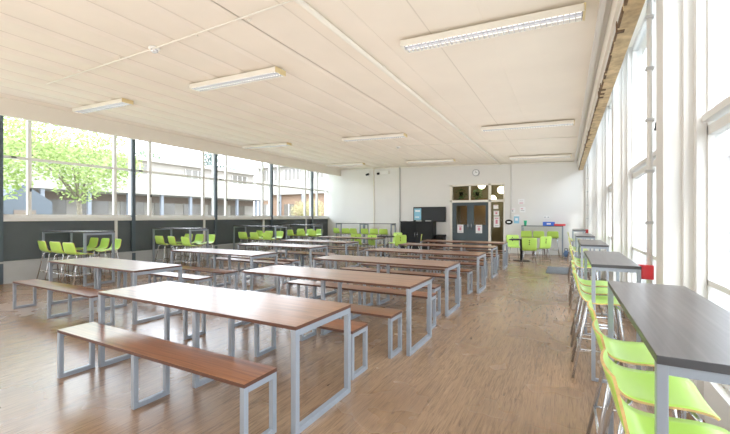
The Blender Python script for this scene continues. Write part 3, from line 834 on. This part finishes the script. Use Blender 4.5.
tree(-54, 44, 5, [(0, 0, 10, 2.4), (2, 3, 9, 2.4), (-1, -2, 8.4, 2.0), (0, 0, 12, 1.4)], 'dark', 2200, .28, 'dark evergreen tree behind the school block, right of the pale one')
tree(-23.0, 30.5, 0, [(0, 0, 2.0, 1.9), (.8, -.4, 2.5, 1.4), (-.9, .3, 2.4, 1.4), (0, 0, 1.0, 1.6)], 'yellow', 4500, .10, 'rounded yellow-cream bush before the brick wing', 'bush', name='round_bush')

# ------------------------------------------------------------------ outside, right
o = empty('pale_building', (9, 16, 0))
MB().box(0, 10, -14, 24, -.2, 5.2).box(-.4, 10.4, -14.4, 24.4, 5.2, 5.5).build('wall', plain('far_white', (0.359, 0.335, 0.344), .8), o)
for k in range(11):
    MB().box(-.05, 0, -12.6 + k * 3.2, -10.6 + k * 3.2, 3.4, 4.6).build('upper_window', plain('far_window', (0.202, 0.226, 0.250), .4) if k == 0 else bpy.data.materials['far_window'], o)
    f = MB().box(-.05, 0, -12.6 + k * 3.2, -10.6 + k * 3.2, .9, 2.5).build('window', bpy.data.materials['far_window'], o)
    MB().box(-.09, -.05, -11.64 + k * 3.2, -11.56 + k * 3.2, .9, 2.5).build('window_bars', 'white', f)
tag(o, 'pale flat-roofed building seen hazily through the right windows', 'building')
o = empty('garden_fence', (6, 10, -.2))
for k in range(14):
    MB().box(-.04, .04, -9 + k * 1.8 - .04, -9 + k * 1.8 + .04, 0, 1.3).build('fence_post', 'casing', o)
MB().box(-.02, .02, -9, 14.4, 1.1, 1.2).box(-.02, .02, -9, 14.4, .3, .4).build('rail', 'casing', o)
tag(o, 'low pale fence outside the right windows', 'fence')

# ------------------------------------------------------------------ light, world, camera
w = bpy.data.worlds.new('World'); bpy.context.scene.world = w; w.use_nodes = True
nt = w.node_tree; bg = nt.nodes['Background']
tc = nt.nodes.new('ShaderNodeTexCoord'); sp = nt.nodes.new('ShaderNodeSeparateXYZ')
rp = nt.nodes.new('ShaderNodeValToRGB'); rp.color_ramp.elements[0].position = 0; rp.color_ramp.elements[1].position = .6
rp.color_ramp.elements[0].color = (.94, .97, 1, 1); rp.color_ramp.elements[1].color = (.78, .89, 1, 1)
nt.links.new(tc.outputs['Generated'], sp.inputs[0]); nt.links.new(sp.outputs['Z'], rp.inputs['Fac']); nt.links.new(rp.outputs['Color'], bg.inputs['Color'])
bg.inputs['Strength'].default_value = 4.6

def sun(rot, e, col, ang):
    l = bpy.data.lights.new('sun', 'SUN'); l.energy = e; l.color = col; l.angle = ang
    o = bpy.data.objects.new('sun', l); C.objects.link(o); o.rotation_euler = rot
sun((R(38), 0, R(25)), 2.6, (1, .95, .86), R(3))
def area(name, loc, rot, sx, sy, e, col=(1, 1, 1)):
    l = bpy.data.lights.new(name, 'AREA'); l.shape = 'RECTANGLE'; l.size = sx; l.size_y = sy; l.energy = e; l.color = col
    o = bpy.data.objects.new(name, l); C.objects.link(o); o.location = loc; o.rotation_euler = rot; o.visible_camera = True
    return o
# added fill lamp behind the camera, tilted up to brighten the ceiling
area('rear_fill', (-6.5, -3.0, 1.0), (R(135), 0, 0), 8, 1.6, 130, (1, .95, .88))

area('floor_bounce_fill', (-7.6, 7.5, 1.9), (R(180), 0, 0), 6, 16, 62, (1, .95, .88))  # added up-facing fill lamps, standing in for light off the floor
area('floor_bounce_fill', (-2.3, 7.5, 1.9), (R(180), 0, 0), 4.5, 16, 66, (1, .95, .88))

cam = bpy.data.cameras.new('camera'); co = bpy.data.objects.new('camera', cam); C.objects.link(co)
f = 372.
cam.sensor_fit = 'HORIZONTAL'; cam.sensor_width = 36; cam.lens = 36 * f / 730
cam.clip_start = .05; cam.clip_end = 400
co.location = (0, 0, 1.5); co.rotation_euler = (R(90), 0, math.atan((565.5 - 365) / f))
bpy.context.scene.camera = co
vs = bpy.context.scene.view_settings
vs.view_transform = 'Standard'; vs.look = 'None'; vs.exposure = .85; vs.gamma = 1.10
bpy.context.scene.cycles.use_denoising = True
bpy.context.scene.cycles.max_bounces = 10
bpy.context.scene.cycles.diffuse_bounces = 6
bpy.context.scene.cycles.transparent_max_bounces = 12
